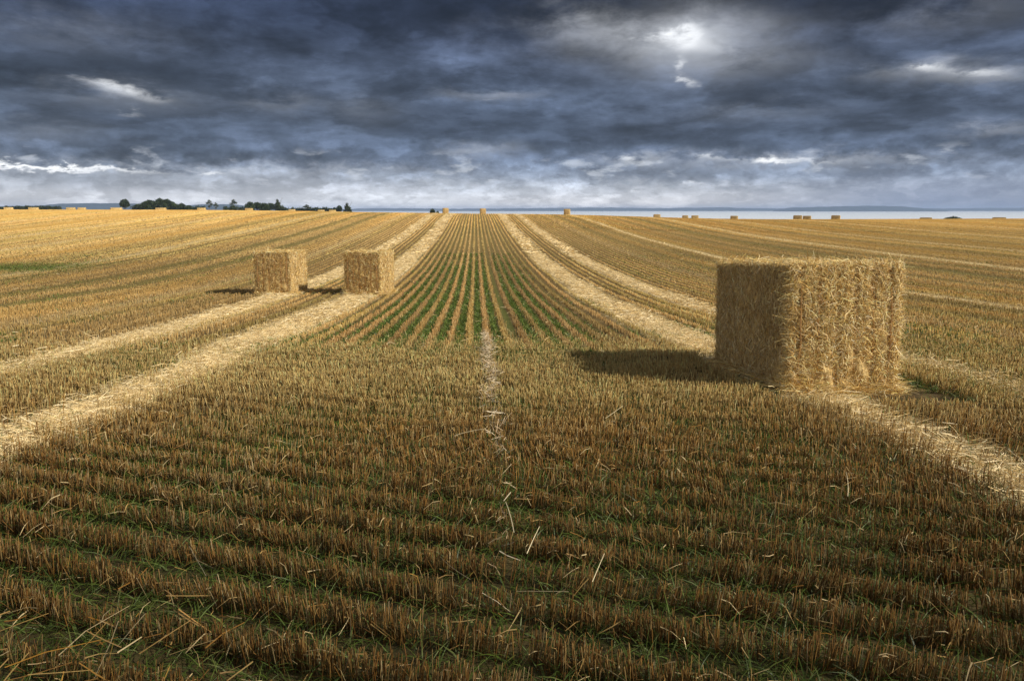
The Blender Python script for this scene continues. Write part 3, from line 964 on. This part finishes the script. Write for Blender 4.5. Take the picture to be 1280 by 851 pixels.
# ------------------------------------------------------------------ sea, far shores
SEA_Z = EYE - 15.0
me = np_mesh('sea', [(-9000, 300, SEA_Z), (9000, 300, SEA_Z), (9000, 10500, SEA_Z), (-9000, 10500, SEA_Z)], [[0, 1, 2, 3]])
m, nt = new_mat('sea_water'); b = out_bsdf(nt, .35, .5)
b.inputs['Base Color'].default_value = (.80, .86, .92, 1)  # pale base colour stands in for sun glitter on the water
tc = nt.nodes.new('ShaderNodeTexCoord'); nz = nt.nodes.new('ShaderNodeTexNoise'); nz.inputs['Scale'].default_value = .35; nz.inputs['Detail'].default_value = 5
nt.links.new(tc.outputs['Object'], nz.inputs['Vector'])
bp = nt.nodes.new('ShaderNodeBump'); bp.inputs['Strength'].default_value = .25; bp.inputs['Distance'].default_value = .3
nt.links.new(nz.outputs['Fac'], bp.inputs['Height']); nt.links.new(bp.outputs[0], b.inputs['Normal'])
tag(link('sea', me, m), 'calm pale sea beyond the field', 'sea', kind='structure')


def ridge(name, label, px0, px1, d, prof, depth, seed, zb=SEA_Z):
    """Low land: a long ridge with a rounded back, prof = [(px, top y)]."""
    n = 260
    px = np.linspace(px0, px1, n); x = (px - 640) / F * d
    top = EYE + (262 - np.interp(px, [p[0] for p in prof], [p[1] for p in prof])) / F * d
    top = top + (fbm(x * .02, x * 0, seed, 4) - .5) * d * .0012
    sec = [(-.5, 0.), (-.42, .45), (-.3, .8), (-.1, .97), (.1, 1.), (.3, .85), (.5, 0.)]
    V = []
    for (t, hgt) in sec:
        zz = zb - 1 + (top - zb + 1) * hgt
        V.append(np.stack([x, d + t * depth + 0 * x, zz], -1))
    V = np.stack(V, 0)
    k = len(sec)
    idx = np.arange(k * n).reshape(k, n)
    Q = np.stack([idx[:-1, :-1], idx[:-1, 1:], idx[1:, 1:], idx[1:, :-1]], -1).reshape(-1, 4)
    C = np.tile([.020, .034, .030], (k * n, 1)) * (.7 + .8 * fbm(V[..., 0].ravel() * .01, V[..., 1].ravel() * .01, seed, 3))[:, None]
    o = link(name, np_mesh(name, V.reshape(-1, 3), Q, C, True), M_HILL)
    tag(o, label, 'hills', kind='structure')


ridge('hills', 'low blue wooded hills behind the left skyline trees', -260, 330, 4600,
      [(-260, 256), (0, 258.5), (60, 257.2), (90, 254.8), (150, 254), (185, 255.2), (230, 257.5), (262, 255.8), (292, 255.8), (320, 258), (330, 262)], 500, 41, EYE - 9)
ridge('shore_hills', 'thin blue line of far shore across the water', 330, 1700, 8200,
      [(330, 261.6), (440, 261), (500, 260.4), (560, 261), (640, 260.6), (690, 260), (760, 259.6), (830, 260.4), (905, 259.4), (940, 260.6), (1150, 261), (1280, 259.8), (1700, 259)], 900, 43)
ridge('island_hills', 'long dark blue island on the right of the sea horizon', 978, 1152, 6600,
      [(978, 262.5), (990, 259.6), (1030, 258.6), (1080, 257.6), (1110, 258), (1128, 259.2), (1152, 262.5)], 700, 45)

# ------------------------------------------------------------------ an unseen cloud, added to keep the foreground in shade
def cloud():
    D = 155.0
    base = Vector((0, -29.0, 0)) + SUN_DIR * D
    bm = bmesh.new()
    rr = random.Random(5)
    for k in range(46):
        u, v = rr.uniform(-1, 1), rr.uniform(-1, 1)
        if u * u + v * v > 1: continue
        r = rr.uniform(9, 14)
        mt = Matrix.Translation(base + Vector((u * 75, v * 22, rr.uniform(-3, 3) + (1 - u * u) * 4))) @ Matrix.Diagonal((r * 1.5, r, r * .6, 1))
        bmesh.ops.create_icosphere(bm, subdivisions=3, radius=1, matrix=mt)
    mt = Matrix.Translation(base) @ Matrix.Diagonal((88, 30, 7, 1))
    bmesh.ops.create_icosphere(bm, subdivisions=4, radius=1, matrix=mt)
    for v in bm.verts:
        p = v.co * .12
        v.co += Vector((math.sin(p.y * 2.1 + p.z), math.sin(p.x * 1.7 + 1), math.sin(p.x * 2.3 + p.y))) * 1.3
    me = bpy.data.meshes.new('cloud'); bm.to_mesh(me); bm.free()
    for p in me.polygons: p.use_smooth = True
    m, nt = new_mat('shade_cloud_skin')
    o = nt.nodes.new('ShaderNodeOutputMaterial'); d = nt.nodes.new('ShaderNodeBsdfDiffuse'); d.inputs[0].default_value = (.7, .72, .76, 1)
    t = nt.nodes.new('ShaderNodeBsdfTransparent'); ms = nt.nodes.new('ShaderNodeMixShader')
    tc = nt.nodes.new('ShaderNodeTexCoord'); nz = nt.nodes.new('ShaderNodeTexNoise'); nz.inputs['Scale'].default_value = .05; nz.inputs['Detail'].default_value = 5
    mr = nt.nodes.new('ShaderNodeMapRange'); mr.inputs['From Min'].default_value = .35; mr.inputs['From Max'].default_value = .6
    mr.inputs['To Min'].default_value = .80; mr.inputs['To Max'].default_value = 1.0
    nt.links.new(tc.outputs['Object'], nz.inputs['Vector']); nt.links.new(nz.outputs['Fac'], mr.inputs['Value'])
    nt.links.new(mr.outputs[0], ms.inputs[0]); nt.links.new(t.outputs[0], ms.inputs[1]); nt.links.new(d.outputs[0], ms.inputs[2])
    nt.links.new(ms.outputs[0], o.inputs[0])
    tag(link('shade_cloud', me, m), 'unseen grey cloud added off frame to shade the near field', 'cloud', kind='structure')


cloud()

# ------------------------------------------------------------------ haze over the water
HAZE = 1.3e-4
if HAZE > 0:
    x, y0, y1, zb, zt = 9600, -120, 11000, SEA_Z - 4.5, 36
    v = [(-x, y0, zb), (x, y0, zb), (x, y1, zb), (-x, y1, zb), (-x, y0, zt), (x, y0, zt), (x, y1, zt), (-x, y1, zt)]
    me = np_mesh('haze', v, [[0, 3, 2, 1], [4, 5, 6, 7], [0, 1, 5, 4], [1, 2, 6, 5], [2, 3, 7, 6], [3, 0, 4, 7]])
    m, nt = new_mat('haze_air')
    o = nt.nodes.new('ShaderNodeOutputMaterial'); pv = nt.nodes.new('ShaderNodeVolumePrincipled')
    pv.inputs['Color'].default_value = (.50, .66, 1, 1); pv.inputs['Density'].default_value = HAZE
    nt.links.new(pv.outputs[0], o.inputs['Volume'])
    tag(link('haze', me, m), 'thin blue haze lying over the sea and far shore', 'haze', kind='stuff')


# ------------------------------------------------------------------ sky
def build_world():
    w = bpy.data.worlds.new('World'); scene.world = w; w.use_nodes = True
    nt = w.node_tree; nt.nodes.clear(); L = nt.links

    def put(sock, v):
        if isinstance(v, (int, float)): sock.default_value = v
        elif isinstance(v, tuple): sock.default_value = v if len(v) == len(sock.default_value) else (*v, 1)
        else: L.new(v, sock)

    def M(op, a, b=0.0, c=None, clamp=False):
        n = nt.nodes.new('ShaderNodeMath'); n.operation = op; n.use_clamp = clamp
        put(n.inputs[0], a); put(n.inputs[1], b)
        if c is not None: put(n.inputs[2], c)
        return n.outputs[0]

    def comb(x, y, z=0.0):
        n = nt.nodes.new('ShaderNodeCombineXYZ')
        put(n.inputs[0], x); put(n.inputs[1], y); put(n.inputs[2], z)
        return n.outputs[0]

    def noise(v, scale, detail=6, rough=.55, dist=0., off=(0, 0, 0)):
        mp = nt.nodes.new('ShaderNodeVectorMath'); mp.operation = 'ADD'
        L.new(v, mp.inputs[0]); mp.inputs[1].default_value = off
        n = nt.nodes.new('ShaderNodeTexNoise')
        n.inputs['Scale'].default_value = scale; n.inputs['Detail'].default_value = detail; n.inputs['Roughness'].default_value = rough
        n.inputs['Distortion'].default_value = dist
        L.new(mp.outputs[0], n.inputs['Vector'])
        return n.outputs['Fac']

    def mrange(v, a, b, c, d, smooth=False):
        n = nt.nodes.new('ShaderNodeMapRange'); n.interpolation_type = 'SMOOTHSTEP' if smooth else 'LINEAR'
        put(n.inputs['Value'], v)
        for k, q in zip(('From Min', 'From Max', 'To Min', 'To Max'), (a, b, c, d)): n.inputs[k].default_value = q
        return n.outputs[0]

    def mix(f, a, b, mode='MIX'):
        n = nt.nodes.new('ShaderNodeMix'); n.data_type = 'RGBA'; n.blend_type = mode
        n.clamp_factor = True
        put(n.inputs[0], f); put(n.inputs[6], a); put(n.inputs[7], b)
        return n.outputs[2]

    def scale(col, f):
        n = nt.nodes.new('ShaderNodeVectorMath'); n.operation = 'SCALE'
        put(n.inputs[0], col); put(n.inputs['Scale'], f)
        return n.outputs[0]

    tc = nt.nodes.new('ShaderNodeTexCoord')
    nrm = nt.nodes.new('ShaderNodeVectorMath'); nrm.operation = 'NORMALIZE'; L.new(tc.outputs['Generated'], nrm.inputs[0])
    sep = nt.nodes.new('ShaderNodeSeparateXYZ'); L.new(nrm.outputs[0], sep.inputs[0])
    X, Y, Z = sep.outputs
    zc = M('MAXIMUM', Z, 0.0)
    den = M('ADD', zc, .085)
    AZr = M('ARCTAN2', X, Y)
    vv = M('MULTIPLY', M('LOGARITHM', den, math.e), -2.1)            # the cloud deck, crowding together towards the horizon
    P = comb(M('MULTIPLY', AZr, 3.3), vv, 0.0); Pb = comb(M('MULTIPLY', AZr, 8.0), vv, 4.0)
    hi = mrange(M('ARCSINE', zc), .035, .12, 0, 1, True)

    def deep(scale_, detail, rough, dist, off, shift=(0, 0)):
        a = noise(P, scale_, detail, rough, dist, (off[0] + shift[0], off[1] + shift[1], off[2]))
        b = noise(Pb, scale_, detail, rough, dist, (off[0] + shift[0] + 17, off[1] + shift[1], off[2]))
        return M('ADD', M('MULTIPLY', a, hi), M('MULTIPLY', b, M('SUBTRACT', 1.0, hi)))

    AZ = M('ARCTAN2', X, Y); EL = M('ARCSINE', zc)

    # broad masses, lumps and wisps of the deck
    big = noise(P, .50, 3, .5, .3, (3.1, 1.7, 0))
    mid = deep(1.55, 10, .60, .15, (8.4, 2.2, 3))
    fin = deep(4.6, 8, .62, .2, (1.4, 9.2, 7))
    wn = noise(P, 1.2, 4, .55, 0, (5.5, 5.5, 1))
    wn2 = noise(P, 1.2, 4, .55, 0, (15.5, 2.5, 4))
    azw = M('ADD', AZ, mrange(fin, .25, .75, -.022, .022))
    azw = M('ADD', azw, mrange(wn, .2, .8, -.03, .03))
    elw = M('ADD', EL, mrange(fin, .25, .75, .009, -.009))
    elw = M('ADD', elw, mrange(wn2, .2, .8, -.008, .008))

    # base tone by height over the horizon
    cr = nt.nodes.new('ShaderNodeValToRGB'); cr.color_ramp.interpolation = 'B_SPLINE'
    stops = [(262, (226, 229, 233)), (250, (206, 210, 217)), (240, (178, 185, 196)), (222, (115, 128, 148)), (200, (84, 98, 121)), (165, (74, 86, 107)), (120, (69, 80, 99)),
             (70, (60, 70, 90)), (25, (43, 53, 75)), (-30, (45, 54, 75))]
    el = lambda py: math.asin(max(-1, min(1, pix_dir(640, py).z)))
    e_max = el(-30)
    els = cr.color_ramp.elements
    while len(els) > 1: els.remove(els[0])
    for k, (py, c) in enumerate(stops):
        t = max(0, el(py)) / e_max
        e = els[0] if k == 0 else els.new(t)
        e.position = t; e.color = (*lin(*c), 1)
    L.new(M('DIVIDE', EL, e_max), cr.inputs[0])
    col = cr.outputs['Color']

    # relief: the lumps catch light on the side towards the break in the cloud
    mid2 = deep(1.55, 10, .60, .15, (8.4, 2.2, 3), (.04, -.12))
    relief = M('SUBTRACT', mid, mid2)
    f = M('MULTIPLY', mrange(mid, .30, .72, .55, 1.55), mrange(relief, -.15, .15, .58, 1.42))
    # a lower bank of darker lumps with firm edges drifting under the deck
    lump = deep(1.2, 12, .57, .1, (2.7, 31.0, 5))
    lump2 = deep(1.2, 12, .57, .1, (2.7, 31.0, 5), (.04, -.12))
    la = mrange(lump, .495, .55, 0, 1, True)
    lshade = mrange(M('SUBTRACT', lump, lump2), -.12, .12, .50, 1.0)
    f = M('ADD', M('MULTIPLY', f, M('SUBTRACT', 1.12, la)), M('MULTIPLY', la, M('MULTIPLY', lshade, M('ADD', .35, M('MULTIPLY', f, .45)))))
    f = M('MULTIPLY', f, mrange(big, .3, .7, .68, 1.32))
    f = M('MULTIPLY', f, mrange(fin, .3, .7, .78, 1.24))
    # calmer towards the horizon
    calm = mrange(EL, .0, .07, .35, 1.0, True)
    f = M('ADD', M('MULTIPLY', M('SUBTRACT', f, 1.0), calm), 1.0)
    col = scale(col, f)
    # ragged scud with firm edges across the whole deck
    lb = deep(2.5, 12, .58, .15, (61.0, 12.0, 9))
    col = scale(col, mrange(lb, .47, .53, 1.13, .88, True))
    # warm grey against slate blue
    tint = noise(P, .5, 4, .5, .2, (21, 4, 9))
    col = mix(mrange(tint, .38, .66, 0, .75), col, mix(1.0, col, (1.08, 1.0, .93), 'MULTIPLY'))

    def blob(px, py, sx, sy, tilt=0.0, warp=True):
        d = pix_dir(px, py); a0 = math.atan2(d.x, d.y); e0 = math.asin(d.z)
        da = M('SUBTRACT', azw if warp else AZ, a0); de = M('SUBTRACT', elw if warp else EL, e0)
        if tilt: de = M('SUBTRACT', de, M('MULTIPLY', da, tilt))
        q = M('ADD', M('POWER', M('ABSOLUTE', M('DIVIDE', da, sx / F)), 2.0), M('POWER', M('ABSOLUTE', M('DIVIDE', de, sy / F)), 2.0))
        return M('EXPONENT', M('MULTIPLY', q, -1.0))

    def total(lst, warp=True):
        s = None
        for (px, py, sx, sy, amp, *t) in lst:
            b = M('MULTIPLY', blob(px, py, sx, sy, t[0] if t else 0.0, warp), amp)
            s = b if s is None else M('ADD', s, b)
        return s

    # dark bellies
    dark = total([(900, 6, 260, 26, .62), (640, 20, 150, 22, .45), (1060, 20, 110, 18, .5), (330, 55, 150, 24, .35), (120, 90, 110, 12, .3, -.05),
                  (300, 140, 70, 12, .3), (960, 185, 170, 9, .32), (780, 170, 120, 12, .3), (1120, 145, 120, 14, .35), (560, 100, 150, 14, .3), (1000, 200, 90, 5, .2),
                  (60, 135, 90, 10, .3), (330, 195, 140, 8, .25)])
    col = scale(col, M('SUBTRACT', 1.0, M('MINIMUM', dark, .72)))
    # paler cloud
    pale = total([(740, 22, 55, 16, .16), (800, 45, 130, 24, .18), (870, 55, 90, 30, .22), (1180, 90, 55, 12, .2), (1250, 92, 40, 8, .26), (1210, 20, 90, 20, .08), (100, 40, 90, 20, .06),
                  (160, 122, 70, 14, .12), (600, 190, 40, 10, .22), (350, 130, 35, 10, .10), (615, 118, 55, 7, .16), (455, 140, 40, 14, .07), (960, 140, 70, 10, .07),
                  (250, 215, 260, 10, .26), (980, 203, 150, 9, .30), (790, 201, 36, 6, .34), (700, 235, 180, 10, .16), (930, 240, 150, 8, .22), (420, 240, 300, 10, .08), (60, 165, 60, 10, .08), (1260, 158, 30, 6, .2), (960, 80, 90, 14, .08)])
    pale = M('MULTIPLY', pale, mrange(fin, .32, .66, .25, 1.5))
    col = mix(M('MINIMUM', pale, .9), col, lin(222, 226, 233))
    # small puffs catching light low down
    pf = noise(comb(M('MULTIPLY', AZ, 11.0), M('MULTIPLY', vv, 2.0), 2.0), 1.5, 8, .58, .1, (4.4, 1.3, 0))
    band = M('MULTIPLY', mrange(EL, el(246), el(232), 0, 1, True), mrange(EL, el(205), el(182), 1, 0, True))
    pk = M('MULTIPLY', M('MULTIPLY', mrange(pf, .55, .68, 0, 1, True), band), .55)
    col = mix(pk, col, lin(205, 211, 221))
    # where the sun burns through
    hot = total([(872, 57, 20, 8, .46), (852, 47, 34, 7, .36), (884, 42, 12, 8, .26), (820, 50, 40, 7, .22), (908, 64, 34, 8, .24), (866, 54, 55, 17, .20), (176, 120, 30, 6, .30, -.10), (138, 109, 38, 5, .22, -.15), (165, 120, 60, 12, .18, -.1), (866, 84, 8, 8, .5), (874, 103, 10, 6, .5), (172, 143, 12, 6, .35),
                 (110, 208, 110, 3.2, .75, -.02), (30, 206, 60, 3, .5), (272, 218, 14, 3.4, .6), (960, 203, 22, 4.5, .7), (1005, 204, 60, 3.5, .45), (905, 200, 50, 3.5, .4), (790, 201, 20, 4.5, .5),
                 (1240, 91, 26, 4, .5), (1182, 90, 20, 4, .5), (612, 228, 20, 2.5, .4), (870, 232, 40, 2.5, .4), (795, 239, 14, 2.5, .5), (930, 243, 50, 2.2, .4), (322, 227, 10, 3, .4), (585, 210, 24, 3, .3), (605, 124, 18, 3, .25)])
    hot = mrange(M('ADD', M('MULTIPLY', hot, 1.15), M('MULTIPLY', M('SUBTRACT', fin, .5), M('MULTIPLY_ADD', M('MINIMUM', hot, 1.0), 2.3, .35))), .14, 1.28, 0, 1, True)
    col = mix(M('MINIMUM', hot, 1.0), col, (.95, .97, 1.0))
    glow = blob(860, 52, 75, 34, 0, False)
    col = mix(M('MULTIPLY', glow, .22), col, (.85, .88, .93))
    # the right hand side of the horizon lies under rain blue
    rainy = M('MULTIPLY', mrange(AZ, .18, .50, 0, 1, True), mrange(EL, .0, .06, 1.0, 0.0, True))
    col = mix(M('MULTIPLY', rainy, .80), col, scale(lin(98, 118, 152), mrange(mid, .3, .7, .8, 1.25)))
    # faint shafts of light coming down on the left
    shaft = noise(comb(M('MULTIPLY', AZ, 26), M('MULTIPLY', EL, 3.0), 0.0), 1.0, 3, .5, 0)
    sh = M('MULTIPLY', mrange(shaft, .42, .68, 0, .22), M('MULTIPLY', mrange(EL, .0, .05, 1, 0, True), mrange(AZ, -.1, .2, 1, .2)))
    col = mix(sh, col, lin(225, 228, 232))

    # the deck overhead and behind
    over = mrange(EL, .27, .42, 0, 1, True)
    deck = scale((.16, .172, .195), mrange(mid, .3, .7, .6, 1.5))
    col = mix(over, col, deck)
    back = mrange(Y, .15, -.25, 0, 1, True)
    bcol = mix(mrange(EL, 0, .25, 0, 1), (.75, .73, .70), (.30, .31, .33))
    col = mix(back, col, scale(bcol, mrange(mid, .3, .7, .7, 1.4)))

    sky = nt.nodes.new('ShaderNodeTexSky'); sky.sky_type = 'NISHITA'; sky.sun_disc = False
    sky.sun_elevation = SUN_EL
    sky.sun_rotation = math.atan2(SUN_DIR.x, SUN_DIR.y)
    bg1 = nt.nodes.new('ShaderNodeBackground'); bg1.inputs[1].default_value = .09; L.new(sky.outputs[0], bg1.inputs[0])
    bg2 = nt.nodes.new('ShaderNodeBackground'); bg2.inputs[1].default_value = 1.0; L.new(col, bg2.inputs[0])
    ms = nt.nodes.new('ShaderNodeMixShader')
    cover = mrange(mid, .64, .80, .97, .80, True)
    L.new(cover, ms.inputs[0]); L.new(bg1.outputs[0], ms.inputs[1]); L.new(bg2.outputs[0], ms.inputs[2])
    o = nt.nodes.new('ShaderNodeOutputWorld'); L.new(ms.outputs[0], o.inputs[0])
    w.cycles.sampling_method = 'MANUAL'; w.cycles.sample_map_resolution = 512


build_world()

# ------------------------------------------------------------------ sun and camera
sd = bpy.data.lights.new('sun', 'SUN'); sd.energy = 5.0; sd.angle = R(2.4); sd.color = (1.0, .93, .80)
so = bpy.data.objects.new('sun', sd); COL.objects.link(so)
so.rotation_euler = SUN_DIR.to_track_quat('Z', 'Y').to_euler()

cd = bpy.data.cameras.new('camera'); cd.sensor_width = 36; cd.lens = F / 1280 * 36
cd.clip_start = .05; cd.clip_end = 40000
co = bpy.data.objects.new('camera', cd); COL.objects.link(co)
co.location = (0, 0, EYE); co.rotation_euler = (R(90) - PITCH, 0, 0)
scene.camera = co

vs = scene.view_settings
vs.view_transform = 'Standard'; vs.look = 'None'; vs.gamma = 1; vs.use_curve_mapping = False
vs.exposure = 0.22
scene.cycles.max_bounces = 6
scene.cycles.volume_bounces = 0
scene.cycles.use_denoising = True
